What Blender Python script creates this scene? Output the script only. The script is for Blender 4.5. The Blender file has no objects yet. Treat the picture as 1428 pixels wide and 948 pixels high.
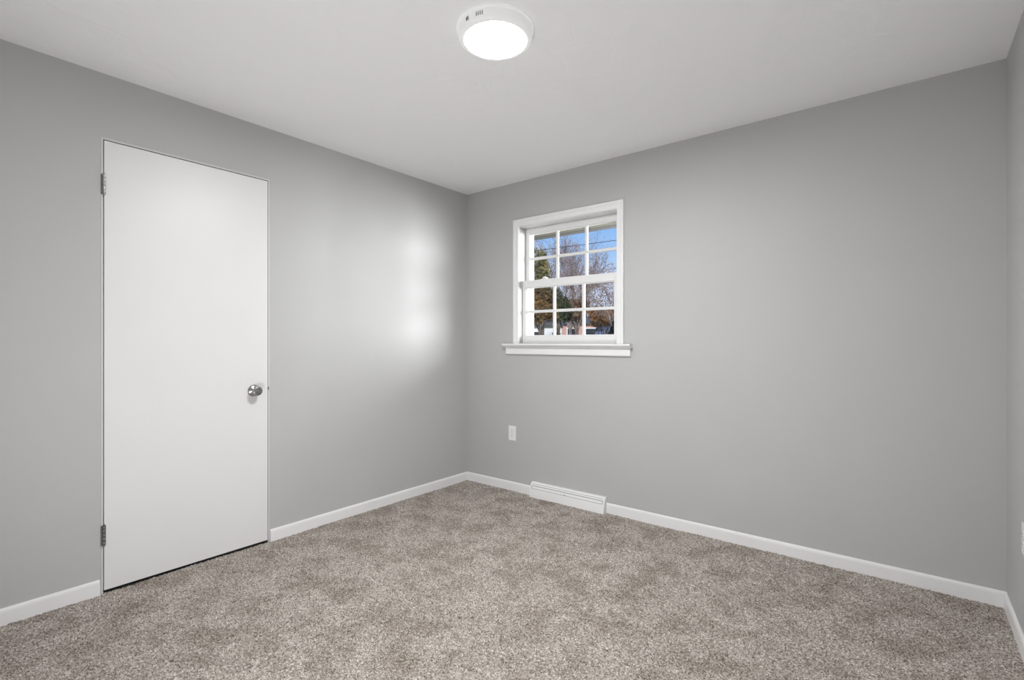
import bpy, bmesh, math, random
import numpy as np
from mathutils import Vector, Matrix

random.seed(7)
rng = np.random.default_rng(7)
SC = bpy.context.scene
COL = SC.collection

# ------------------------------------------------------------------ camera
RX, FY, H = 3.246, -3.22, 2.40        # right wall x, front wall y, ceiling height
cam_d = bpy.data.cameras.new('camera')
cam = bpy.data.objects.new('camera', cam_d)
COL.objects.link(cam)
cam.location = (2.905, -3.047, 1.160)
cam.rotation_euler = (math.radians(90), 0, math.radians(38.48))
cam_d.sensor_width = 36
cam_d.lens = 693.0 / 1428 * 36
cam_d.shift_y = 0.0019
cam_d.clip_start = 0.01
cam_d.clip_end = 500
SC.camera = cam

# ------------------------------------------------------------------ world, sun, exposure
LAMP_STRENGTH = 268.0
SUN_STRENGTH = 3.2
SUN_ANGLE = 3
SUN_DIR = Vector((0.45, -0.80, 0.50))      # towards the sun
w = bpy.data.worlds.new('sky')
SC.world = w
w.use_nodes = True
nt = w.node_tree
nt.nodes.clear()
wo = nt.nodes.new('ShaderNodeOutputWorld')
bg = nt.nodes.new('ShaderNodeBackground')
tc = nt.nodes.new('ShaderNodeTexCoord')
sep = nt.nodes.new('ShaderNodeSeparateXYZ')
rp = nt.nodes.new('ShaderNodeValToRGB')
nt.links.new(tc.outputs['Generated'], sep.inputs[0])
nt.links.new(sep.outputs['Z'], rp.inputs[0])
e = rp.color_ramp.elements
e[0].position = 0.0; e[0].color = (0.70, 0.77, 0.95, 1)
e[1].position = 1.0; e[1].color = (0.06, 0.17, 0.55, 1)
x = e.new(0.115); x.color = (0.66, 0.74, 0.97, 1)
x = e.new(0.165); x.color = (0.42, 0.64, 1.0, 1)
x = e.new(0.24); x.color = (0.25, 0.51, 0.96, 1)
cn = nt.nodes.new('ShaderNodeTexNoise')
cn.inputs['Scale'].default_value = 5.0
cn.inputs['Detail'].default_value = 5
mp = nt.nodes.new('ShaderNodeMapping')
mp.inputs['Scale'].default_value = (1, 1, 3.5)
nt.links.new(tc.outputs['Generated'], mp.inputs[0])
nt.links.new(mp.outputs[0], cn.inputs['Vector'])
cr = nt.nodes.new('ShaderNodeValToRGB')
cr.color_ramp.elements[0].position = 0.52
cr.color_ramp.elements[1].position = 0.70
nt.links.new(cn.outputs[0], cr.inputs[0])
mx = nt.nodes.new('ShaderNodeMix'); mx.data_type = 'RGBA'
nt.links.new(cr.outputs[0], mx.inputs[0])
nt.links.new(rp.outputs[0], mx.inputs[6])
mx.inputs[7].default_value = (0.86, 0.84, 0.95, 1)
nt.links.new(mx.outputs[2], bg.inputs[0])
bg.inputs[1].default_value = 1.0
nt.links.new(bg.outputs[0], wo.inputs[0])

sd = bpy.data.lights.new('sun', 'SUN')
sd.energy = SUN_STRENGTH
sd.angle = math.radians(SUN_ANGLE)
sd.color = (1.0, 0.985, 0.96)
so = bpy.data.objects.new('sun', sd)
COL.objects.link(so)
so.location = (4, -8, 6)
so.rotation_euler = SUN_DIR.to_track_quat('Z', 'Y').to_euler()

def area(name, loc, to, power, sx, sy, spread=180):
    d = bpy.data.lights.new(name, 'AREA')
    d.shape = 'RECTANGLE'; d.size = sx; d.size_y = sy; d.energy = power; d.spread = math.radians(spread)
    o = bpy.data.objects.new(name, d); COL.objects.link(o); o.location = loc
    o.rotation_euler = (Vector(to) - Vector(loc)).to_track_quat('-Z', 'Y').to_euler()
    return o
# daylight from the bright side of the sky, outside the window; unseen fill lamp added to brighten the ceiling
area('window_daylight', (3.35, 1.42, 1.74), (0.97, 0.0, 1.6), 380, 2.0, 1.3, 120)
area('ceiling_fill', (2.0, -3.0, 0.2), (1.0, -0.6, 2.0), 20.0, 0.5, 0.4, 160)

SC.view_settings.view_transform = 'Standard'
SC.view_settings.look = 'None'
SC.view_settings.exposure = 0.0
SC.view_settings.gamma = 1.0
SC.view_settings.use_curve_mapping = False
SC.cycles.use_denoising = True
SC.cycles.max_bounces = 12
SC.cycles.diffuse_bounces = 8
SC.cycles.transparent_max_bounces = 12
SC.cycles.sample_clamp_indirect = 6.0
SC.cycles.caustics_reflective = False
SC.cycles.caustics_refractive = False


# ------------------------------------------------------------------ materials
def new_mat(name):
    m = bpy.data.materials.new(name)
    m.use_nodes = True
    return m, m.node_tree, m.node_tree.nodes['Principled BSDF']


def pmat(name, col, rough=0.5, metal=0.0, var=0.0, vscale=8.0, bump=0.0, bscale=60.0, spec=0.5, emit=None, es=0.0, detail=3):
    m, t, b = new_mat(name)
    b.inputs['Roughness'].default_value = rough
    b.inputs['Metallic'].default_value = metal
    b.inputs['Specular IOR Level'].default_value = spec
    tcn = t.nodes.new('ShaderNodeTexCoord')
    n = t.nodes.new('ShaderNodeTexNoise')
    n.inputs['Scale'].default_value = vscale
    n.inputs['Detail'].default_value = detail
    t.links.new(tcn.outputs['Object'], n.inputs['Vector'])
    r = t.nodes.new('ShaderNodeValToRGB')
    r.color_ramp.elements[0].position = 0.3
    r.color_ramp.elements[1].position = 0.7
    lo = [max(0, c * (1 - var)) for c in col[:3]]
    hi = [min(1, c * (1 + var)) for c in col[:3]]
    r.color_ramp.elements[0].color = (*lo, 1)
    r.color_ramp.elements[1].color = (*hi, 1)
    t.links.new(n.outputs[0], r.inputs[0])
    t.links.new(r.outputs[0], b.inputs['Base Color'])
    if bump > 0:
        n2 = t.nodes.new('ShaderNodeTexNoise')
        n2.inputs['Scale'].default_value = bscale
        n2.inputs['Detail'].default_value = 3
        t.links.new(tcn.outputs['Object'], n2.inputs['Vector'])
        bp = t.nodes.new('ShaderNodeBump')
        bp.inputs['Strength'].default_value = bump
        bp.inputs['Distance'].default_value = 0.002
        t.links.new(n2.outputs[0], bp.inputs['Height'])
        t.links.new(bp.outputs[0], b.inputs['Normal'])
    if emit:
        b.inputs['Emission Color'].default_value = (*emit, 1)
        b.inputs['Emission Strength'].default_value = es
    return m


def ramp_mat(name, cols, scale, rough=0.8, detail=3, spec=0.2):
    """colour picked from a list by object-space noise"""
    m, t, b = new_mat(name)
    b.inputs['Roughness'].default_value = rough
    b.inputs['Specular IOR Level'].default_value = spec
    tcn = t.nodes.new('ShaderNodeTexCoord')
    n = t.nodes.new('ShaderNodeTexNoise')
    n.inputs['Scale'].default_value = scale
    n.inputs['Detail'].default_value = detail
    t.links.new(tcn.outputs['Object'], n.inputs['Vector'])
    r = t.nodes.new('ShaderNodeValToRGB')
    el = r.color_ramp.elements
    k = len(cols)
    el[0].position = 0.3; el[0].color = (*cols[0], 1)
    el[1].position = 0.7; el[1].color = (*cols[-1], 1)
    for i in range(1, k - 1):
        q = el.new(0.3 + 0.4 * i / (k - 1)); q.color = (*cols[i], 1)
    t.links.new(n.outputs[0], r.inputs[0])
    t.links.new(r.outputs[0], b.inputs['Base Color'])
    return m


M = {}
M['wall'] = pmat('wall_paint', (0.47, 0.47, 0.47), 0.55, var=0.012, vscale=3, bump=0.06, bscale=260, spec=0.35)
M['frame_paint'] = pmat('door_frame_paint', (0.56, 0.56, 0.56), 0.45, var=0.01, bump=0.03, bscale=120)
M['white'] = pmat('white_trim_paint', (0.80, 0.80, 0.805), 0.35, var=0.012, vscale=5, bump=0.03, bscale=90)
M['jambgrey'] = pmat('pale_grey_vinyl', (0.44, 0.44, 0.44), 0.35, var=0.01)
M['vinyl'] = pmat('white_vinyl', (0.76, 0.76, 0.76), 0.3, var=0.008, bump=0.01)
M['door'] = pmat('white_door_paint', (0.725, 0.725, 0.725), 0.40, var=0.008, vscale=4, bump=0.03, bscale=200)
M['vent'] = pmat('white_enamel', (0.80, 0.80, 0.80), 0.35, var=0.01, bump=0.01)
M['plastic'] = pmat('white_plastic', (0.80, 0.80, 0.80), 0.3, var=0.005)
M['dark'] = pmat('dark_gap', (0.02, 0.02, 0.02), 0.8, var=0.2)
M['slotgrey'] = pmat('slot_shadow_grey', (0.12, 0.12, 0.12), 0.7, var=0.1)
M['nickel'] = pmat('satin_nickel', (0.40, 0.39, 0.38), 0.27, 1.0, var=0.05, vscale=30)
M['steel'] = pmat('hinge_steel', (0.55, 0.55, 0.54), 0.28, 1.0, var=0.08, vscale=40)
M['oldsteel'] = pmat('dull_hinge_steel', (0.22, 0.22, 0.215), 0.45, 1.0, var=0.15, vscale=40)
M['screw'] = pmat('screw_metal', (0.35, 0.35, 0.34), 0.4, 0.8, var=0.05)
M['ring'] = pmat('white_plastic_added_glow', (0.55, 0.55, 0.55), 0.4, var=0.005, emit=(1, 1, 1), es=0.32)  # emission added to imitate the bloom around the lamp
M['diffuser'] = pmat('lit_diffuser', (0.85, 0.85, 0.85), 0.4, var=0.005, emit=(0.985, 0.995, 1.0), es=LAMP_STRENGTH)
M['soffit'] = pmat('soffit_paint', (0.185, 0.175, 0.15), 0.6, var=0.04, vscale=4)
M['gutter'] = pmat('gutter_dark', (0.16, 0.16, 0.17), 0.5, var=0.1)
M['siding'] = pmat('exterior_siding', (0.55, 0.54, 0.52), 0.6, var=0.05)

# ceiling: white flat paint with faint brushed ridges
m, t, b = new_mat('ceiling_paint')
b.inputs['Base Color'].default_value = (0.885, 0.885, 0.885, 1)
b.inputs['Roughness'].default_value = 0.7
b.inputs['Specular IOR Level'].default_value = 0.2
tcn = t.nodes.new('ShaderNodeTexCoord')
mpn = t.nodes.new('ShaderNodeMapping'); mpn.inputs['Scale'].default_value = (9, 5, 1); mpn.inputs['Rotation'].default_value = (0, 0, 0.5)
n = t.nodes.new('ShaderNodeTexNoise'); n.inputs['Scale'].default_value = 1.0; n.inputs['Detail'].default_value = 3; n.inputs['Distortion'].default_value = 0.8
t.links.new(tcn.outputs['Object'], mpn.inputs[0]); t.links.new(mpn.outputs[0], n.inputs['Vector'])
n3 = t.nodes.new('ShaderNodeTexNoise'); n3.inputs['Scale'].default_value = 1.3
t.links.new(tcn.outputs['Object'], n3.inputs['Vector'])
mu = t.nodes.new('ShaderNodeMath'); mu.operation = 'MULTIPLY'
t.links.new(n.outputs[0], mu.inputs[0]); t.links.new(n3.outputs[0], mu.inputs[1])
bp = t.nodes.new('ShaderNodeBump'); bp.inputs['Strength'].default_value = 0.9; bp.inputs['Distance'].default_value = 0.012
t.links.new(mu.outputs[0], bp.inputs['Height']); t.links.new(bp.outputs[0], b.inputs['Normal'])
M['ceiling'] = m

# carpet: flecked yarn tufts with pile-direction shading painted in as mottled patches
m, t, b = new_mat('carpet_pile')
b.inputs['Roughness'].default_value = 0.95
b.inputs['Specular IOR Level'].default_value = 0.05
tcn = t.nodes.new('ShaderNodeTexCoord')
v = t.nodes.new('ShaderNodeTexVoronoi'); v.inputs['Scale'].default_value = 245
t.links.new(tcn.outputs['Object'], v.inputs['Vector'])
sp = t.nodes.new('ShaderNodeSeparateColor')
t.links.new(v.outputs['Color'], sp.inputs[0])
r = t.nodes.new('ShaderNodeValToRGB')
el = r.color_ramp.elements
el[0].position = 0.0; el[0].color = (0.125, 0.100, 0.080, 1)
el[1].position = 1.0; el[1].color = (0.76, 0.715, 0.67, 1)
for p_, c_ in ((0.20, (0.28, 0.240, 0.206)), (0.55, (0.43, 0.384, 0.344)), (0.82, (0.54, 0.495, 0.455))):
    q = el.new(p_); q.color = (*c_, 1)
t.links.new(sp.outputs[0], r.inputs[0])
n = t.nodes.new('ShaderNodeTexNoise'); n.inputs['Scale'].default_value = 5.5; n.inputs['Detail'].default_value = 5; n.inputs['Roughness'].default_value = 0.65
t.links.new(tcn.outputs['Object'], n.inputs['Vector'])
r2 = t.nodes.new('ShaderNodeValToRGB')
r2.color_ramp.elements[0].position = 0.40; r2.color_ramp.elements[0].color = (0.74, 0.72, 0.70, 1)
r2.color_ramp.elements[1].position = 0.55; r2.color_ramp.elements[1].color = (1.0, 1.0, 1.0, 1)
t.links.new(n.outputs[0], r2.inputs[0])
mm = t.nodes.new('ShaderNodeMix'); mm.data_type = 'RGBA'; mm.blend_type = 'MULTIPLY'; mm.inputs[0].default_value = 1
t.links.new(r.outputs[0], mm.inputs[6]); t.links.new(r2.outputs[0], mm.inputs[7])
t.links.new(mm.outputs[2], b.inputs['Base Color'])
M['carpet'] = m

# window glass: clear sheet with a weak mirror reflection
m = bpy.data.materials.new('window_glass'); m.use_nodes = True
t = m.node_tree; t.nodes.clear()
o_ = t.nodes.new('ShaderNodeOutputMaterial'); tr = t.nodes.new('ShaderNodeBsdfTransparent'); gl = t.nodes.new('ShaderNodeBsdfGlossy')
gl.inputs['Roughness'].default_value = 0.02
fr = t.nodes.new('ShaderNodeFresnel'); fr.inputs['IOR'].default_value = 1.45
ms = t.nodes.new('ShaderNodeMixShader')
gn = t.nodes.new('ShaderNodeTexNoise'); gn.inputs['Scale'].default_value = 2
gr = t.nodes.new('ShaderNodeValToRGB'); gr.color_ramp.elements[0].color = (0.96, 0.97, 0.97, 1); gr.color_ramp.elements[1].color = (0.98, 0.985, 0.985, 1)
t.links.new(gn.outputs[0], gr.inputs[0]); t.links.new(gr.outputs[0], tr.inputs[0])
ml = t.nodes.new('ShaderNodeMath'); ml.operation = 'MULTIPLY'; ml.inputs[1].default_value = 0.5
t.links.new(fr.outputs[0], ml.inputs[0])
t.links.new(ml.outputs[0], ms.inputs[0]); t.links.new(tr.outputs[0], ms.inputs[1]); t.links.new(gl.outputs[0], ms.inputs[2])
t.links.new(ms.outputs[0], o_.inputs[0])
M['glass'] = m


# ------------------------------------------------------------------ mesh helpers
def obj(name, bm, mat, parent=None, smooth=False, bevel=0.0, segs=2):
    me = bpy.data.meshes.new(name)
    bmesh.ops.recalc_face_normals(bm, faces=bm.faces)
    bm.to_mesh(me); bm.free()
    o = bpy.data.objects.new(name, me)
    COL.objects.link(o)
    if isinstance(mat, str): mat = M[mat]
    me.materials.append(mat)
    if smooth:
        for p in me.polygons: p.use_smooth = True
    if bevel > 0:
        md = o.modifiers.new('bevel', 'BEVEL'); md.width = bevel; md.segments = segs; md.limit_method = 'ANGLE'
        md.harden_normals = False
    if parent is not None: o.parent = parent
    return o


def empty(name, loc=(0, 0, 0), rz=0.0):
    o = bpy.data.objects.new(name, None)
    o.empty_display_size = 0.05
    COL.objects.link(o); o.location = loc; o.rotation_euler = (0, 0, rz)
    return o


def tag(o, label=None, cat=None, group=None, kind=None):
    if label: o['label'] = label
    if cat: o['category'] = cat
    if group: o['group'] = group
    if kind: o['kind'] = kind
    return o


def box(bm, x0, x1, y0, y1, z0, z1):
    vs = [bm.verts.new((x, y, z)) for x in (x0, x1) for y in (y0, y1) for z in (z0, z1)]
    for f in ((0, 1, 3, 2), (4, 6, 7, 5), (0, 4, 5, 1), (2, 3, 7, 6), (0, 2, 6, 4), (1, 5, 7, 3)):
        bm.faces.new([vs[i] for i in f])


def B(*boxes):
    bm = bmesh.new()
    for b_ in boxes: box(bm, *b_)
    return bm


def prism(bm, prof, a, b_, f):
    """closed profile (list of 2-D points) extruded from a to b_; f(u, v, s) -> xyz"""
    r0 = [bm.verts.new(f(u, v_, a)) for u, v_ in prof]
    r1 = [bm.verts.new(f(u, v_, b_)) for u, v_ in prof]
    k = len(prof)
    for i in range(k):
        bm.faces.new((r0[i], r0[(i + 1) % k], r1[(i + 1) % k], r1[i]))
    bm.faces.new(r0[::-1]); bm.faces.new(r1)


def lathe(bm, prof, seg=48, f=lambda r, a, h: (r * math.cos(a), r * math.sin(a), h)):
    """prof: list of (r, h)"""
    rings = []
    for r_, h_ in prof:
        if r_ < 1e-6: rings.append([bm.verts.new(f(0, 0, h_))])
        else: rings.append([bm.verts.new(f(r_, 2 * math.pi * i / seg, h_)) for i in range(seg)])
    for A, Bq in zip(rings, rings[1:]):
        for i in range(seg):
            j = (i + 1) % seg
            if len(A) == 1 and len(Bq) == 1: continue
            if len(A) == 1: bm.faces.new((A[0], Bq[i], Bq[j]))
            elif len(Bq) == 1: bm.faces.new((A[i], A[j], Bq[0]))
            else: bm.faces.new((A[i], A[j], Bq[j], Bq[i]))


def tube(verts, faces, p0, p1, r0, r1, n_=4):
    p0 = Vector(p0); p1 = Vector(p1)
    d = (p1 - p0)
    if d.length < 1e-6: return
    d.normalize()
    a = d.cross(Vector((0.3, 0.9, 0.2)))
    if a.length < 1e-3: a = d.cross(Vector((1, 0, 0)))
    a.normalize(); c = d.cross(a)
    s = len(verts)
    for p, rr in ((p0, r0), (p1, r1)):
        for i in range(n_):
            q = 2 * math.pi * i / n_
            verts.append(tuple(p + a * (rr * math.cos(q)) + c * (rr * math.sin(q))))
    for i in range(n_):
        j = (i + 1) % n_
        faces.append((s + i, s + j, s + n_ + j, s + n_ + i))


def pyobj(name, verts, faces, mat, parent=None, smooth=False):
    me = bpy.data.meshes.new(name)
    me.from_pydata(verts, [], faces); me.update()
    o = bpy.data.objects.new(name, me); COL.objects.link(o)
    me.materials.append(M[mat] if isinstance(mat, str) else mat)
    if smooth:
        for p in me.polygons: p.use_smooth = True
    if parent is not None: o.parent = parent
    return o


def npobj(name, co, quads, mat, parent=None, smooth=False):
    me = bpy.data.meshes.new(name)
    nv, nf = len(co), len(quads)
    k = quads.shape[1]
    me.vertices.add(nv); me.vertices.foreach_set('co', co.astype(np.float32).ravel())
    me.loops.add(nf * k); me.loops.foreach_set('vertex_index', quads.astype(np.int32).ravel())
    me.polygons.add(nf)
    me.polygons.foreach_set('loop_start', np.arange(0, nf * k, k, dtype=np.int32))
    if smooth: me.polygons.foreach_set('use_smooth', np.ones(nf, dtype=bool))
    me.update(calc_edges=True); me.validate()
    o = bpy.data.objects.new(name, me); COL.objects.link(o)
    me.materials.append(M[mat] if isinstance(mat, str) else mat)
    if parent is not None: o.parent = parent
    return o


# ------------------------------------------------------------------ room shell
WT = 0.14
# window opening in the back wall
OX0, OX1, OZ0, OZ1 = 0.557, 1.387, 1.130, 2.050
# door opening in the left wall
DY0, DY1, DZ1 = -2.4345, -1.661, 2.1045

def struct(o, label=None):
    o['kind'] = 'structure'
    if label: o['label'] = label
    return o

# carpeted floor: a dense grid of tuft heights
step = 0.005
nx, ny = int(RX / step) + 1, int(-FY / step) + 1
gx = np.linspace(0.0, RX, nx); gy = np.linspace(FY, 0.0, ny)
X, Y = np.meshgrid(gx, gy, indexing='ij')
jx = rng.normal(0, 0.0012, X.shape); jy = rng.normal(0, 0.0012, X.shape)
jx[0] = jx[-1] = 0; jy[:, 0] = jy[:, -1] = 0
Z = rng.random(X.shape) * 0.0075 - 0.005
blotch = sum(np.sin(X * a + Y * b_ + c) for a, b_, c in ((7, 4, 0), (-5, 9, 1), (13, -6, 2))) * 0.0007
Z = Z + blotch
co = np.stack([X + jx, Y + jy, Z], -1).reshape(-1, 3)
idx = np.arange(nx * ny).reshape(nx, ny)
q_ = np.stack([idx[:-1, :-1], idx[1:, :-1], idx[1:, 1:], idx[:-1, 1:]], -1).reshape(-1, 4)
struct(npobj('floor', co, q_, 'carpet'), 'grey beige flecked wall-to-wall carpet floor')
sub = obj('floor_slab', B((-0.12, RX + 0.12, FY - 0.12, WT, -0.20, -0.012)), 'dark'); struct(sub, 'dark floor slab under the carpet')

struct(obj('ceiling', B((-0.12, RX + 0.12, FY - 0.12, WT, H, H + 0.10)), 'ceiling'), 'white painted ceiling with faint brushed ridges')

bmw = B((-0.12, OX0, 0, WT, -0.02, H), (OX1, RX + 0.12, 0, WT, -0.02, H),
        (OX0, OX1, 0, WT, -0.02, OZ0), (OX0, OX1, 0, WT, OZ1, H))
struct(obj('wall_back', bmw, 'wall'), 'plain grey painted wall around the window')
bmw = B((-0.12, -0.06, FY - 0.12, 0, -0.02, H),
        (-0.06, 0, FY - 0.12, DY0, -0.02, H), (-0.06, 0, DY1, 0, -0.02, H), (-0.06, 0, DY0, DY1, DZ1, H))
struct(obj('wall_left', bmw, 'wall'), 'plain grey painted wall around the white door')
struct(obj('wall_right', B((RX, RX + 0.12, FY - 0.12, 0, -0.02, H)), 'wall'), 'plain grey painted wall with an outlet near the corner')
struct(obj('wall_front', B((0, RX, FY - 0.12, FY, -0.02, H)), 'wall'), 'plain grey painted wall behind the viewpoint')

# ------------------------------------------------------------------ baseboards (rounded top)
BT, BH = 0.011, 0.068
prof = [(0, -0.004), (BT, -0.004), (BT, BH - 0.016), (BT - 0.0008, BH - 0.009), (BT - 0.003, BH - 0.004), (BT - 0.006, BH - 0.0012), (BT - 0.009, BH), (0, BH)]
VX0, VX1 = 0.687, 1.308
def baseboard(name, runs, f, label):
    for i, (a, b_) in enumerate(runs):
        bm = bmesh.new(); prism(bm, prof, a, b_, f)
        o = struct(obj(name, bm, 'white'), label[i])
baseboard('baseboard_left', [(FY + BT, DY0 - 0.004), (DY1 + 0.002, -BT)], lambda u, v_, s: (u, s, v_),
          ['white rounded baseboard on the hinge side of the door', 'white rounded baseboard between the door and the corner'])
baseboard('baseboard_back', [(0, VX0 - 0.001), (VX1 + 0.001, RX)], lambda u, v_, s: (s, -u, v_),
          ['short white baseboard between the corner and the floor vent', 'long white baseboard below the window wall beside the vent'])
baseboard('baseboard_right', [(FY + BT, -BT)], lambda u, v_, s: (RX - u, s, v_), ['white baseboard along the wall with the cut-off outlet'])
baseboard('baseboard_front', [(0, RX)], lambda u, v_, s: (s, FY + u, v_), ['white baseboard along the wall behind the viewpoint'])

# ------------------------------------------------------------------ door
door = tag(empty('door_1', (0, (DY0 + DY1) / 2, 0)), 'flat white slab door with satin knob and two steel hinges', 'door', kind='structure')
dyc = (DY0 + DY1) / 2
def local(bm, dx, dy, dz):
    bmesh.ops.translate(bm, verts=bm.verts, vec=(dx, dy, dz)); return bm
LY0, LY1, LZ0, LZ1 = -2.4225, -1.6725, 0.012, 2.0915
obj('door_leaf', local(B((-0.034, 0.0025, LY0, LY1, LZ0, LZ1)), 0, -dyc, 0), 'door', door, bevel=0.0015)
fr = B((-0.055, 0.002, DY0, LY0 - 0.0032, -0.01, DZ1), (-0.055, 0.0010, LY1 + 0.003, DY1, -0.01, DZ1), (-0.055, 0.002, LY0 - 0.0032, LY1 + 0.003, LZ1 + 0.004, DZ1))
fo = obj('door_frame', local(fr, 0, -dyc, 0), 'frame_paint', door, bevel=0.0008); fo['label'] = 'thin grey painted frame flush with the wall'
obj('gap_shade_sheet', local(B((-0.058, -0.040, LY0 - 0.003, LY1 + 0.003, 0.0, LZ1 + 0.003)), 0, -dyc, 0), 'dark', door)  # dark sheet behind the leaf, painting the shade in the gaps
obj('gap_shade_strip', local(B((-0.058, -0.001, LY0 - 0.003, LY1 + 0.003, -0.006, 0.002)), 0, -dyc, 0), 'dark', door)  # dark strip painting the shade under the door

def hinge(zc, mat, lab):
    bm = bmesh.new()
    hy = LY0 - 0.0012
    z0 = zc - 0.046
    for i in range(5):                                # knuckles
        a, b_ = z0 + i * 0.0184 + 0.0004, z0 + (i + 1) * 0.0184 - 0.0004
        pr = [(0, a), (0.0060, a), (0.0066, a + 0.001), (0.0066, b_ - 0.001), (0.0060, b_), (0, b_)]
        lathe(bm, pr, 16, lambda r_, an, h_: (0.0070 + r_ * math.cos(an), hy + r_ * math.sin(an), h_))
    h = obj('hinge', local(bm, 0, -dyc, 0), mat, door, smooth=True); h['label'] = lab
    bm = bmesh.new()                                  # ball tips of the pin
    for s, zz in ((1, z0 + 0.092), (-1, z0)):
        lathe(bm, [(0, zz + s * 0.006), (0.003, zz + s * 0.005), (0.0042, zz + s * 0.003), (0.003, zz + s * 0.0005), (0, zz)], 12,
              lambda r_, an, h_: (0.0070 + r_ * math.cos(an), hy + r_ * math.sin(an), h_))
    p = obj('hinge_pin', local(bm, 0, -dyc, 0), mat, h, smooth=True)
    l = obj('hinge_leaf', local(B((0.0005, 0.0030, LY0 - 0.0125, LY0 - 0.001, z0, z0 + 0.092)), 0, -dyc, 0), 'oldsteel', h)
hinge(1.888, 'steel', 'bright steel hinge near the door top')
hinge(0.268, 'oldsteel', 'dull dark hinge near the door bottom')

KY, KZ = -1.752, 0.884
fk = lambda r_, an, h_: (h_, KY - dyc + r_ * math.cos(an), KZ + r_ * math.sin(an))
bm = bmesh.new()
lathe(bm, [(0, 0.0025), (0.0325, 0.0025), (0.0325, 0.005), (0.031, 0.009), (0.026, 0.0125), (0.016, 0.0145), (0.0125, 0.017), (0.0118, 0.026),
           (0.0135, 0.031), (0.019, 0.0345), (0.0245, 0.039), (0.0268, 0.045), (0.0268, 0.051), (0.0250, 0.057), (0.0215, 0.0605), (0.0195, 0.0605),
           (0.0185, 0.0590), (0.010, 0.0600), (0, 0.0605)], 40, fk)
k = obj('door_knob', bm, 'nickel', door, smooth=True); k['label'] = 'round satin nickel knob'
md = k.modifiers.new('edge', 'EDGE_SPLIT'); md.split_angle = math.radians(50)
bm = bmesh.new()
lathe(bm, [(0, 0.0598), (0.004, 0.0598), (0.004, 0.0612), (0, 0.0612)], 14, fk)
obj('privacy_slot', bm, 'screw', k)
sp_ = obj('strike_plate', local(B((0.0008, 0.0026, LY1 + 0.001, LY1 + 0.0075, KZ - 0.002, KZ + 0.016)), 0, -dyc, 0), 'slotgrey', door)

# ------------------------------------------------------------------ window
WX, WZ = (OX0 + OX1) / 2, 1.147
win = tag(empty('window_1', (WX, 0, WZ)), 'white double-hung window with six-pane grids above its sill', 'window', kind='structure')
def wl(bm): return local(bm, -WX, 0, -WZ)
SASH_L, SASH_R = OX0 + 0.001, OX1 - 0.001
CX0, CX1, CZ1 = 0.507, 1.437, 2.105
ZS = 1.147                                             # top of the stool
# casing: flat board with a raised outer band, mitred at the top corners
def casing_prof(u):    # not used for mitre; list of (distance from inner edge, protrusion)
    return u
cp = [(0.000, 0.0), (0.000, 0.011), (0.002, 0.013), (0.026, 0.0145), (0.029, 0.0155), (0.032, 0.019), (0.036, 0.021), (0.046, 0.021), (0.0495, 0.019), (0.050, 0.016), (0.050, 0.0)]
bm = bmesh.new()
paths = []
for u, p_ in cp:
    paths.append([bm.verts.new(c) for c in ((OX0 - u, -p_, ZS), (OX0 - u, -p_, OZ1 + u * 1.1), (OX1 + u, -p_, OZ1 + u * 1.1), (OX1 + u, -p_, ZS))])
for A, Bq in zip(paths, paths[1:]):
    for i in range(3): bm.faces.new((A[i], A[i + 1], Bq[i + 1], Bq[i]))
A, Bq = paths[-1], paths[0]
for i in range(3): bm.faces.new((A[i], A[i + 1], Bq[i + 1], Bq[i]))
bm.faces.new([p_[0] for p_ in paths]); bm.faces.new([p_[3] for p_ in paths][::-1])
obj('casing', wl(bm), 'white', win)
# jamb liner with parting tracks and the exterior stop
TH = 0.010
jb = B((OX0, OX0 + 0.004, 0.0, WT, 1.140, OZ1), (OX1 - 0.004, OX1, 0.0, WT, 1.140, OZ1), (OX0, OX1, 0.0, WT, 1.128, 1.150),
       (OX0, OX0 + 0.010, 0.067, 0.073, 1.15, OZ1), (OX1 - 0.010, OX1, 0.067, 0.073, 1.15, OZ1))
obj('jamb', wl(jb), 'jambgrey', win, bevel=0.001)['label'] = 'pale grey side track'
xb = B((OX0, OX0 + 0.036, 0.112, WT + 0.002, 1.165, OZ1 - 0.022), (OX1 - 0.036, OX1, 0.112, WT + 0.002, 1.165, OZ1 - 0.022), (OX0, OX1, 0.112, WT + 0.002, OZ1 - 0.022, OZ1),
       (OX0, OX1, 0.112, WT + 0.02, 1.128, 1.165))
obj('exterior_stop', wl(xb), 'vinyl', win, bevel=0.001)
obj('head_jamb', wl(B((OX0 + 0.0045, OX1 - 0.0045, 0.0, WT, OZ1 - 0.004, OZ1))), 'white', win)
# stool and apron
st = bmesh.new()
sp2 = [(0.03, 0.0), (-0.044, 0.0), (-0.048, -0.002), (-0.0505, -0.006), (-0.0505, -0.010), (-0.048, -0.014), (-0.044, -0.016), (-0.036, -0.0165), (-0.034, -0.020), (-0.032, -0.026), (0.0, -0.026), (0.03, -0.020)]
prism(st, [(u, v_) for u, v_ in sp2 if u <= 0.0] + [(0.0, 0.0)], 0.420, 1.497, lambda u, v_, s: (s, u, ZS + v_))
box(st, OX0, OX1, -0.001, 0.040, ZS - 0.018, ZS)
obj('window_stool', wl(st), 'white', win)
ap = bmesh.new()
prism(ap, [(0, 0.0), (0, -0.056), (-0.013, -0.056), (-0.0155, -0.053), (-0.0165, -0.048), (-0.0165, -0.006), (-0.020, -0.002), (-0.020, 0.0)], 0.434, 1.484,
      lambda u, v_, s: (s, u, ZS - 0.026 + v_))
obj('apron', wl(ap), 'white', win)

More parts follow.
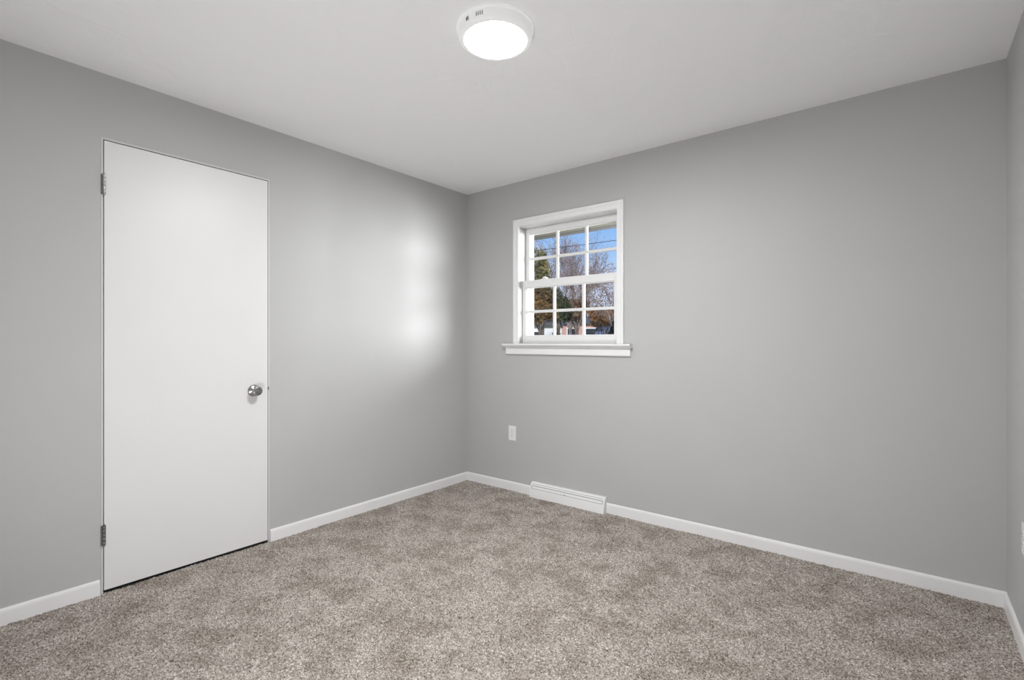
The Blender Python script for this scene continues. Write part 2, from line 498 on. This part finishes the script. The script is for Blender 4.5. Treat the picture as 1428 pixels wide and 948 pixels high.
def sash(name, y0, y1, z0, z1, st_w, top, bot, mun_z):
    x0, x1 = OX0 + 0.004, OX1 - 0.004
    gx0, gx1 = OX0 + st_w, OX1 - st_w
    s = obj(name, wl(B((x0, gx0, y0, y1, z0, z1), (gx1, x1, y0, y1, z0, z1), (gx0, gx1, y0, y1, z1 - top, z1), (gx0, gx1, y0, y1, z0, z0 + bot))), 'vinyl', win, bevel=0.002)
    yg = (y0 + y1) / 2
    # glazing bead
    bd = 0.006
    bmb = B((gx0, gx0 + bd, y0 + 0.006, y1 - 0.006, z0 + bot, z1 - top), (gx1 - bd, gx1, y0 + 0.006, y1 - 0.006, z0 + bot, z1 - top),
            (gx0 + bd, gx1 - bd, y0 + 0.006, y1 - 0.006, z1 - top - bd, z1 - top), (gx0 + bd, gx1 - bd, y0 + 0.006, y1 - 0.006, z0 + bot, z0 + bot + bd))
    obj('glazing_bead', wl(bmb), 'vinyl', s)
    obj('glass_pane', wl(B((gx0 + 0.002, gx1 - 0.002, yg - 0.0015, yg + 0.0015, z0 + bot + 0.002, z1 - top - 0.002))), 'glass', s)
    mw = 0.0105
    xa, xb = gx0 + (gx1 - gx0) / 3, gx0 + 2 * (gx1 - gx0) / 3
    ym0, ym1 = yg - 0.007, yg + 0.007
    g = bmesh.new()
    for xm in (xa, xb): prism(g, [(xm - mw, ym0 + 0.003), (xm - mw + 0.003, ym0), (xm + mw - 0.003, ym0), (xm + mw, ym0 + 0.003), (xm + mw, ym1), (xm - mw, ym1)], z0 + bot, z1 - top, lambda u, v_, s_: (u, v_, s_))
    prism(g, [(mun_z - mw, ym0 + 0.0037), (mun_z - mw + 0.003, ym0 + 0.0007), (mun_z + mw - 0.003, ym0 + 0.0007), (mun_z + mw, ym0 + 0.0037), (mun_z + mw, ym1 - 0.0007), (mun_z - mw, ym1 - 0.0007)], gx0, gx1, lambda u, v_, s_: (s_, v_, u))
    obj('muntin_grid', wl(g), 'vinyl', s)
    return s
up = sash('upper_sash', 0.074, 0.108, 1.590, OZ1 - 0.006, 0.042, 0.046, 0.030, 1.806)
lo = sash('lower_sash', 0.034, 0.066, 1.148, 1.634, 0.040, 0.056, 0.058, 1.393)
# sash lock on the meeting rail
bm = B((0.735, 0.795, 0.036, 0.062, 1.633, 1.6375), (0.745, 0.785, 0.040, 0.060, 1.6375, 1.646))
prism(bm, [(0.757, 0.030), (0.773, 0.030), (0.775, 0.056), (0.755, 0.056)], 1.646, 1.652, lambda u, v_, s_: (u, v_, s_))
obj('sash_lock', wl(bm), 'vinyl', lo, bevel=0.0015)

# ------------------------------------------------------------------ ceiling light
LX, LYY = 1.627, -1.544
cl = tag(empty('ceiling_light', (LX, LYY, H)), 'round white flush ceiling light glowing brightly', 'ceiling light')
bm = bmesh.new()
lathe(bm, [(0.0, 0.0), (0.153, 0.0), (0.154, -0.003), (0.152, -0.007), (0.148, -0.009), (0.0, -0.009)], 72)
obj('backplate', bm, 'ring', cl, smooth=True)  # added emission also paints the highlight on its edge
bm = bmesh.new()
lathe(bm, [(0.120, -0.009), (0.1475, -0.009), (0.1475, -0.012), (0.1455, -0.034), (0.1420, -0.043), (0.1370, -0.0470), (0.1260, -0.0480), (0.1232, -0.0470), (0.1220, -0.040), (0.120, -0.009)], 72)
hs = obj('housing_ring', bm, 'ring', cl, smooth=True); hs['label'] = 'white plastic ring around the lit disc'
bm = bmesh.new()
lathe(bm, [(0.1218, -0.040), (0.1218, -0.0455), (0.112, -0.0478), (0.08, -0.0495), (0.0, -0.0505)], 72)
df = obj('diffuser', bm, 'diffuser', cl, smooth=True); df['label'] = 'glowing white diffuser disc'
def slot(bm, ang, half_w, za, zb):
    ca, sa = math.cos(ang), math.sin(ang)
    for_ = []
    prism(bm, [(-half_w, za), (half_w, za), (half_w, zb), (-half_w, zb)], 0.1445, 0.1478, lambda u, v_, s_: (s_ * ca - u * sa, s_ * sa + u * ca, v_))
for a0, n_, hw in ((math.atan2(-1.700 - LYY, 1.672 - LX), 4, 0.0013), (math.atan2(-1.702 - LYY, 1.610 - LX), 2, 0.0022)):
    for i in range(n_):
        bm = bmesh.new(); slot(bm, a0 + (i - (n_ - 1) / 2) * 0.055, hw, -0.031, -0.017)
        obj('vent_slot', bm, 'slotgrey', hs)

# ------------------------------------------------------------------ floor vent at the baseboard
vt = tag(empty('baseboard_vent', ((VX0 + VX1) / 2, 0, 0)), 'white metal baseboard heating vent under the window', 'vent')
vc = (VX0 + VX1) / 2
VH = 0.106
vp = [(0, -0.004), (-0.048, -0.004), (-0.050, 0.0), (-0.050, 0.004), (-0.0440, 0.050), (-0.0415, 0.0630), (-0.0400, 0.0645), (-0.0345, 0.083), (-0.0325, 0.0845),
      (-0.0275, 0.095), (-0.0255, 0.0962), (-0.019, 0.1035), (-0.015, VH - 0.0005), (-0.011, VH), (0, VH)]
bm = bmesh.new(); prism(bm, vp, VX0, VX1, lambda u, v_, s_: (s_ - vc, u, v_))
obj('cover', bm, 'vent', vt)
bm = bmesh.new()
for (u, v_, hw) in ((-0.0407, 0.0640, 0.0007), (-0.0333, 0.0838, 0.0013), (-0.0264, 0.0957, 0.0006)):
    prism(bm, [(u - 0.0014, v_ - hw), (u - 0.0004, v_ + hw), (u + 0.004, v_ + hw), (u + 0.003, v_ - hw)], VX0 + 0.016, VX1 - 0.014, lambda a, b_, s_: (s_ - vc, a, b_))
for xa in (VX0 + 0.0145, VX1 - 0.0155):
    prism(bm, [(-0.0425, 0.0630), (-0.0355, 0.0845), (-0.031, 0.0845), (-0.038, 0.0630)], xa, xa + 0.0022, lambda a, b_, s_: (s_ - vc, a, b_))
obj('air_slot', bm, 'slotgrey', vt)['label'] = 'thin dark air slots'
bm = bmesh.new()
lathe(bm, [(0, 0.0), (0.0042, 0.0), (0.0042, 0.006), (0.003, 0.008), (0, 0.008)], 14, lambda r_, an, h_: (-0.004 + r_ * math.cos(an), -0.0375 - h_, 0.0665 + r_ * math.sin(an)))
obj('damper_screw', bm, 'screw', vt)

# ------------------------------------------------------------------ wall outlets
def outlet(loc, rz, label):
    o = tag(empty('wall_outlet', loc, rz), label, 'outlet', 'white duplex outlets low on the grey walls')
    bm = B((-0.036, 0.036, -0.0055, 0, -0.0575, 0.0575))
    obj('cover_plate', bm, 'plastic', o, bevel=0.0025, segs=3)
    for zc in (0.0195, -0.0195):
        bm = bmesh.new()
        pts = []
        for i in range(24):
            a = 2 * math.pi * i / 24
            pts.append((0.0172 * math.cos(a), max(-0.0145, min(0.0145, 0.0172 * math.sin(a))) + zc))
        prism(bm, pts, -0.0050, -0.0072, lambda u, v_, s_: (u, s_, v_))
        rc = obj('receptacle', bm, 'plastic', o)
        bm = B((-0.0078, -0.0054, -0.0076, -0.0070, zc - 0.001, zc + 0.008), (0.0054, 0.0078, -0.0076, -0.0070, zc, zc + 0.007))
        lathe(bm, [(0, -0.0070), (0.0026, -0.0070), (0.0026, -0.0076), (0, -0.0076)], 12, lambda r_, an, h_: (r_ * math.cos(an), h_, zc - 0.0085 + r_ * math.sin(an)))
        obj('prong_slot', bm, 'slotgrey', rc)
    bm = bmesh.new()
    lathe(bm, [(0, -0.005), (0.0032, -0.005), (0.003, -0.0068), (0, -0.0072)], 14, lambda r_, an, h_: (r_ * math.cos(an), h_, r_ * math.sin(an)))
    obj('plate_screw', bm, 'screw', o)
outlet((0.489, 0.0, 0.447), 0.0, 'white wall outlet under the window near the corner')
outlet((RX, -0.440, 0.430), -math.pi / 2, 'white wall outlet cut off by the photo edge, on the far right wall')

# ------------------------------------------------------------------ outside: eave, ground
GZ = -0.55
struct(obj('roof_soffit', B((-4, 7.5, WT, 1.06, 2.22, 2.34)), 'soffit'), 'beige soffit of the roof overhang above the window')
bm = bmesh.new()
prism(bm, [(1.06, 2.215), (1.15, 2.215), (1.165, 2.24), (1.165, 2.34), (1.06, 2.34)], -4, 7.5, lambda u, v_, s_: (s_, u, v_))
struct(obj('roof_gutter', bm, 'gutter'), 'dark gutter along the roof edge')
struct(obj('exterior_wall', B((-4, -0.12, 0.02, WT, GZ, 2.4), (RX + 0.12, 7.5, 0.02, WT, GZ, 2.4), (-0.12, RX + 0.12, 0.02, WT, GZ, -0.2)), 'siding'), 'pale outside wall of the house')
M['lawn'] = ramp_mat('lawn', [(0.10, 0.13, 0.04), (0.17, 0.18, 0.07), (0.25, 0.22, 0.10)], 1.5, 0.9, 6)
bm = bmesh.new()
gs = [bm.verts.new(c) for c in ((-120, WT, GZ), (60, WT, GZ), (60, 140, GZ), (-120, 140, GZ))]
bm.faces.new(gs)
r_ = bmesh.ops.extrude_face_region(bm, geom=list(bm.faces))
bmesh.ops.translate(bm, verts=[v_ for v_ in r_['geom'] if isinstance(v_, bmesh.types.BMVert)], vec=(0, 0, -0.3))
struct(obj('lawn', bm, 'lawn'), 'dry autumn lawn outside the window')

# ------------------------------------------------------------------ outside: trees
M['bark'] = ramp_mat('bark', [(0.13, 0.09, 0.07), (0.22, 0.17, 0.14), (0.34, 0.28, 0.24)], 3.0, 0.9)
M['twig'] = ramp_mat('twig_bark', [(0.16, 0.11, 0.10), (0.36, 0.29, 0.27), (0.56, 0.49, 0.46)], 2.0, 0.9)
M['russet'] = ramp_mat('russet_leaves', [(0.30, 0.11, 0.07), (0.42, 0.22, 0.14), (0.50, 0.34, 0.20)], 1.2, 0.8)
M['olive'] = ramp_mat('olive_leaves', [(0.10, 0.10, 0.03), (0.24, 0.22, 0.08), (0.40, 0.33, 0.14)], 1.3, 0.8)
M['darkgreen'] = ramp_mat('dark_green_leaves', [(0.02, 0.035, 0.015), (0.06, 0.075, 0.03), (0.14, 0.13, 0.05)], 1.2, 0.8)
M['autumn'] = ramp_mat('autumn_leaves', [(0.05, 0.05, 0.02), (0.20, 0.12, 0.04), (0.42, 0.21, 0.07)], 0.9, 0.8)
M['orange'] = ramp_mat('orange_leaves', [(0.26, 0.12, 0.05), (0.42, 0.21, 0.09), (0.55, 0.33, 0.16)], 0.8, 0.8)
M['brownleaf'] = ramp_mat('brown_leaves', [(0.11, 0.07, 0.04), (0.24, 0.14, 0.09), (0.36, 0.24, 0.14)], 0.9, 0.8)
M['evergreen'] = ramp_mat('evergreen', [(0.004, 0.008, 0.006), (0.012, 0.02, 0.014), (0.03, 0.045, 0.03)], 6.0, 0.8)


def branches(levels, length, radius, spread, kids, up_bias, shrink=0.72, stems=4, trunk=1.6, rnd=None):
    V, F, tips = [], [], []
    rnd = rnd or random.Random(3)
    def grow(p, d, L, r_, lev):
        segs = 3
        q = p
        dd = d.copy()
        for i in range(segs):
            dd = (dd + Vector((rnd.gauss(0, .09), rnd.gauss(0, .09), rnd.gauss(0, .05) + up_bias * 0.06))).normalized()
            nxt = q + dd * (L / segs)
            ra = r_ * (1 - 0.45 * i / segs); rb = r_ * (1 - 0.45 * (i + 1) / segs)
            tube(V, F, q, nxt, ra, rb, 5 if lev < 2 else 3)
            q = nxt
            if lev >= 1 and lev < levels and i < segs - 1:
                side = Vector((rnd.gauss(0, 1), rnd.gauss(0, 1), rnd.gauss(0, .5))).normalized()
                nd = (dd + side * spread).normalized()
                grow(q, nd, L * shrink * 0.8, rb * 0.6, lev + 1)
            if lev >= levels - 1: tips.append(q.copy())
        if lev < levels:
            for _ in range(kids):
                side = Vector((rnd.gauss(0, 1), rnd.gauss(0, 1), rnd.gauss(0, .5))).normalized()
                nd = (dd + side * spread * rnd.uniform(0.6, 1.2)).normalized()
                grow(q, nd, L * shrink * rnd.uniform(0.8, 1.15), r_ * 0.56, lev + 1)
    base = Vector((0, 0, 0)); top = Vector((rnd.gauss(0, .08), rnd.gauss(0, .08), trunk))
    tube(V, F, base, base + Vector((0, 0, 0.25)), radius * 1.9, radius * 1.35, 8)
    tube(V, F, base + Vector((0, 0, 0.25)), top, radius * 1.35, radius * 1.1, 8)
    for s in range(stems):
        a = 2 * math.pi * (s + rnd.uniform(-.3, .3)) / stems
        d = Vector((math.cos(a) * spread * .8, math.sin(a) * spread * .8, 1)).normalized()
        grow(top - Vector((0, 0, 0.1)), d, length * rnd.uniform(.85, 1.15), radius * 0.7, 1)
    return V, F, tips


def leaves(centres, per, sig, size, g):
    c = np.repeat(np.asarray(centres, float), per, axis=0)
    c = c + g.normal(0, 1, c.shape) * np.asarray(sig)
    n_ = len(c)
    a = g.normal(0, 1, (n_, 3)); a /= np.linalg.norm(a, axis=1)[:, None]
    b_ = g.normal(0, 1, (n_, 3)); b_ -= (b_ * a).sum(1)[:, None] * a; b_ /= np.linalg.norm(b_, axis=1)[:, None]
    s = size * g.uniform(0.6, 1.3, (n_, 1))
    co_ = np.stack([c - a * s, c + b_ * s * 0.55, c + a * s, c - b_ * s * 0.55], 1).reshape(-1, 3)
    return co_, np.arange(4 * n_).reshape(-1, 4)


def shell_points(g, n_, rx, ry, rz, z0, lumps=9):
    """points through a lumpy crown"""
    cs = []
    for _ in range(lumps):
        v_ = g.normal(0, 1, 3); v_ /= np.linalg.norm(v_)
        cs.append(v_ * np.array([rx, ry, rz]) * g.uniform(0.35, 0.72))
    cs = np.array(cs + [np.zeros(3)])
    pick = g.integers(0, len(cs), n_)
    v_ = g.normal(0, 1, (n_, 3)); v_ /= np.linalg.norm(v_, axis=1)[:, None]
    p = cs[pick] + v_ * np.array([rx, ry, rz]) * 0.46 * g.uniform(0.3, 1.0, (n_, 1)) ** 0.5
    p[:, 2] += z0
    return p


def tree(name, loc, label, cat, group, crown=None, wood=None, leafmat='olive', woodmat='bark', seed=1, tip_leaves=None):
    root = tag(empty(name, loc), label, cat, group)
    g = np.random.default_rng(seed)
    if wood:
        V, F, tips = branches(rnd=random.Random(seed), **wood)
        pyobj('trunk', V, F, woodmat, root)
        if tip_leaves:
            per, sig, size, frac, zmin = tip_leaves
            tp = [t_ for t_ in tips if t_.z > zmin and g.random() < frac]
            co_, q2 = leaves([tuple(t_) for t_ in tp], per, sig, size, g)
            npobj('foliage', co_, q2, leafmat, root)
    if crown:
        n_, rx, ry, rz, z0, size, lumps = crown
        co_, q2 = leaves(shell_points(g, n_, rx, ry, rz, z0, lumps), 1, 0.05, size, g)
        npobj('foliage', co_, q2, leafmat, root)
    return root

GT = 'autumn trees beyond the lawn'
tree('bare_tree', (-19.3, 32.9, GZ), 'tall vase-shaped tree with bare twigs and russet tips, centre of the window', 'tree', GT,
     wood=dict(levels=5, length=3.0, radius=0.13, spread=0.50, kids=3, up_bias=0.8, shrink=0.74, stems=5, trunk=2.6), leafmat='russet', woodmat='twig', seed=11,
     tip_leaves=(1, 0.20, 0.06, 0.42, 5.0))
tree('olive_tree', (-16.7, 24.8, GZ), 'tall olive-brown leafy tree behind the left panes', 'tree', GT,
     crown=(2300, 0.75, 0.75, 1.9, 6.7, 0.10, 16), wood=dict(levels=3, length=1.9, radius=0.13, spread=0.2, kids=2, up_bias=1.5, stems=3, trunk=3.4), leafmat='olive', seed=21)
tree('orange_green_tree', (-13.4, 20.0, GZ), 'dark green tree with orange-tinged top behind the lower left panes', 'tree', GT,
     crown=(6000, 1.2, 1.0, 1.15, 3.75, 0.085, 12), wood=dict(levels=3, length=1.0, radius=0.06, spread=0.4, kids=2, up_bias=.8, stems=4, trunk=2.1), leafmat='autumn', seed=31)
tree('green_tree', (-14.6, 23.8, GZ), 'dark green bushy tree behind the middle panes', 'tree', GT,
     crown=(5600, 0.95, 0.95, 1.25, 4.0, 0.09, 12), wood=dict(levels=3, length=1.2, radius=0.12, spread=0.35, kids=2, up_bias=1, stems=4, trunk=2.3), leafmat='darkgreen', seed=41)
tree('brown_tree', (-16.2, 28.6, GZ), 'brown-leaved tree between the green tree and the orange tree', 'tree', GT,
     crown=(4200, 1.0, 1.0, 1.25, 4.25, 0.09, 11), wood=dict(levels=4, length=1.4, radius=0.12, spread=0.4, kids=2, up_bias=1, stems=4, trunk=2.4), leafmat='brownleaf', seed=51)
tree('orange_tree', (-11.3, 24.0, GZ), 'low broad orange-brown tree behind the lower right panes', 'tree', GT,
     crown=(5600, 1.35, 1.2, 0.62, 3.2, 0.08, 12), wood=dict(levels=3, length=0.9, radius=0.055, spread=0.5, kids=2, up_bias=.6, stems=5, trunk=1.9), leafmat='orange', seed=61)
tree('sparse_tree', (-8.75, 20.2, GZ), 'thin spreading tree with few tan leaves at the right of the window', 'tree', GT,
     wood=dict(levels=4, length=1.25, radius=0.05, spread=0.6, kids=3, up_bias=.4, shrink=0.74, stems=5, trunk=2.1), leafmat='brownleaf', woodmat='twig', seed=71,
     tip_leaves=(2, 0.16, 0.05, 0.4, 1.0))
# narrow evergreen close to the window
root = tag(empty('evergreen_shrub', (-3.03, 8.84, GZ)), 'narrow near-black evergreen shrub at the window edge beside the lantern', 'shrub')
g = np.random.default_rng(5)
zz = g.uniform(0.05, 2.25, 5200); rr = 0.40 * np.clip((2.3 - zz) / 1.2, 0.05, 1) ** 0.6 * g.uniform(0.5, 1, 5200) ** 0.5; aa = g.uniform(0, 2 * math.pi, 5200)
co_, q2 = leaves(np.stack([rr * np.cos(aa), rr * np.sin(aa), zz], 1), 1, 0.015, 0.045, g)
npobj('foliage', co_, q2, 'evergreen', root)
V, F = [], []; tube(V, F, (0, 0, 0), (0, 0, 1.9), 0.05, 0.01, 8); pyobj('stem', V, F, 'bark', root)

# ------------------------------------------------------------------ outside: power lines
M['wire'] = pmat('wire_rubber', (0.03, 0.03, 0.035), 0.6, var=0.1)
M['pole'] = pmat('pole_wood', (0.20, 0.15, 0.11), 0.9, var=0.2)
def wire(p, q, label):
    V, F = [], []
    p = Vector(p); q = Vector(q)
    N = 24
    for i in range(N):
        a, b_ = i / N, (i + 1) / N
        f = lambda s: p + (q - p) * s - Vector((0, 0, 0.35 * 4 * s * (1 - s)))
        tube(V, F, f(a), f(b_), 0.011, 0.011, 6)
    tag(pyobj('power_line', V, F, 'wire', smooth=True), label, 'power line')
wire((-22.0, 14.97, 6.10), (12.0, 14.97, 6.10), 'upper black power line just below the roof edge')
wire((-22.0, 15.00, 5.58), (12.0, 15.00, 5.52), 'lower black power line crossing the bare tree')

# ------------------------------------------------------------------ outside: post lantern
M['black'] = pmat('black_iron', (0.012, 0.012, 0.014), 0.45, 0.3, var=0.1)
M['lglass'] = M['glass']
ln = tag(empty('post_lantern', (-4.72, 10.95, GZ)), 'black post lantern with a domed cap in the lower right pane', 'lamp post')
V, F = [], []
tube(V, F, (0, 0, 0), (0, 0, 1.74), 0.038, 0.034, 12)
tube(V, F, (0, 0, 1.74), (0, 0, 1.80), 0.034, 0.075, 12); tube(V, F, (0, 0, 0), (0, 0, 0.14), 0.07, 0.05, 12)
pyobj('post', V, F, 'black', ln)
bm = bmesh.new()
lathe(bm, [(0, 1.80), (0.075, 1.80), (0.08, 1.815), (0.0, 1.82)], 6)
obj('base_plate', bm, 'black', ln)
bm = bmesh.new()
lathe(bm, [(0.0, 2.05), (0.145, 2.05), (0.15, 2.065), (0.125, 2.11), (0.08, 2.16), (0.035, 2.185), (0.02, 2.20), (0.028, 2.22), (0.018, 2.245), (0, 2.25)], 24)
obj('cap', bm, 'black', ln, smooth=True)
for i in range(6):
    V, F = [], []
    a = math.pi / 3 * i
    tube(V, F, (0.075 * math.cos(a), 0.075 * math.sin(a), 1.815), (0.125 * math.cos(a), 0.125 * math.sin(a), 2.055), 0.008, 0.008, 6)
    pyobj('frame_bar', V, F, 'black', ln)
bm = bmesh.new()
lathe(bm, [(0.068, 1.82), (0.116, 2.05)], 6)
obj('glass_shade', bm, 'glass', ln)

# ------------------------------------------------------------------ outside: houses
M['hwhite'] = pmat('white_siding', (0.82, 0.82, 0.82), 0.6, var=0.03)
M['brick'] = pmat('pink_brick', (0.58, 0.33, 0.27), 0.85, var=0.25, vscale=6)
M['bluegrey'] = pmat('blue_grey_shingles', (0.20, 0.23, 0.34), 0.7, var=0.12, vscale=4)
M['darkroof'] = pmat('dark_shingles', (0.10, 0.09, 0.09), 0.8, var=0.2)
M['pane'] = pmat('dark_window_pane', (0.03, 0.035, 0.04), 0.1, var=0.2)
def house(name, loc, rz, w_, d_, eave, ridge, wallm, roofm, label, wins, gable_front=False, garage=None):
    root = tag(empty(name, loc, rz), label, 'house')
    bm = B((-w_ / 2, w_ / 2, 0, d_, 0, eave))
    if gable_front: prism(bm, [(-w_ / 2, eave), (w_ / 2, eave), (0, ridge)], 0, d_, lambda u, v_, s_: (u, s_, v_))
    else: prism(bm, [(0, eave), (d_, eave), (d_ / 2, ridge)], -w_ / 2, w_ / 2, lambda u, v_, s_: (s_, u, v_))
    obj('walls', bm, wallm, root)
    bm = bmesh.new(); o_ = 0.35; tk = 0.14
    if gable_front:
        sl = (ridge - eave) / (w_ / 2)
        for s in (-1, 1):
            prism(bm, [(s * (w_ / 2 + o_), eave - o_ * sl), (0, ridge), (0, ridge + tk), (s * (w_ / 2 + o_), eave - o_ * sl + tk)], -o_, d_ + o_, lambda u, v_, s_: (u, s_, v_))
    else:
        sl = (ridge - eave) / (d_ / 2)
        for a, c in ((-o_, 0), (d_ + o_, 0)):
            prism(bm, [(a, eave - o_ * sl), (d_ / 2, ridge), (d_ / 2, ridge + tk), (a, eave - o_ * sl + tk)], -w_ / 2 - o_, w_ / 2 + o_, lambda u, v_, s_: (s_, u, v_))
    obj('roof', bm, roofm, root)
    for (x, z, ww, hh) in wins:
        f = obj('window', B((x - ww / 2, x + ww / 2, -0.05, 0.02, z - hh / 2, z + hh / 2)), 'hwhite', root)
        obj('pane', B((x - ww / 2 + 0.14, x + ww / 2 - 0.14, -0.07, -0.04, z - hh / 2 + 0.14, z + hh / 2 - 0.14)), 'pane', f)
    if garage:
        x, ww, hh = garage
        obj('garage_opening', B((x - ww / 2, x + ww / 2, -0.06, 0.02, 0, hh)), 'pane', root)
    return root
house('white_house', (-24.2, 32.6, GZ), 0.61, 7.0, 6, 3.25, 4.3, 'hwhite', 'darkroof', 'low white house with a dark opening behind the left trees',
      [(2.9, 2.0, 0.8, 1.4)], garage=(0.6, 2.4, 2.6))
house('brick_house', (-30.4, 54.6, GZ), 0.55, 10.0, 8, 4.1, 5.2, 'brick', 'darkroof', 'pink brick house with white windows behind the middle trees',
      [(-4.2, 2.75, 1.5, 1.7), (-1.8, 2.75, 1.5, 1.7), (0.6, 2.75, 1.5, 1.7), (3.2, 2.75, 1.4, 1.7)])
house('blue_roofed_house', (-19.0, 40.3, GZ), 0.46, 3.0, 5.0, 1.6, 3.2, 'hwhite', 'bluegrey', 'white house with a blue-grey roof beside the lantern',
      [(0, 0.9, 0.9, 0.9)])
house('white_garage', (-20.8, 51.5, GZ), 0.42, 5.0, 5.0, 2.9, 4.3, 'hwhite', 'hwhite', 'white gabled garage rising behind the blue-grey roof', [(-0.6, 1.9, 0.8, 0.8)], gable_front=True)
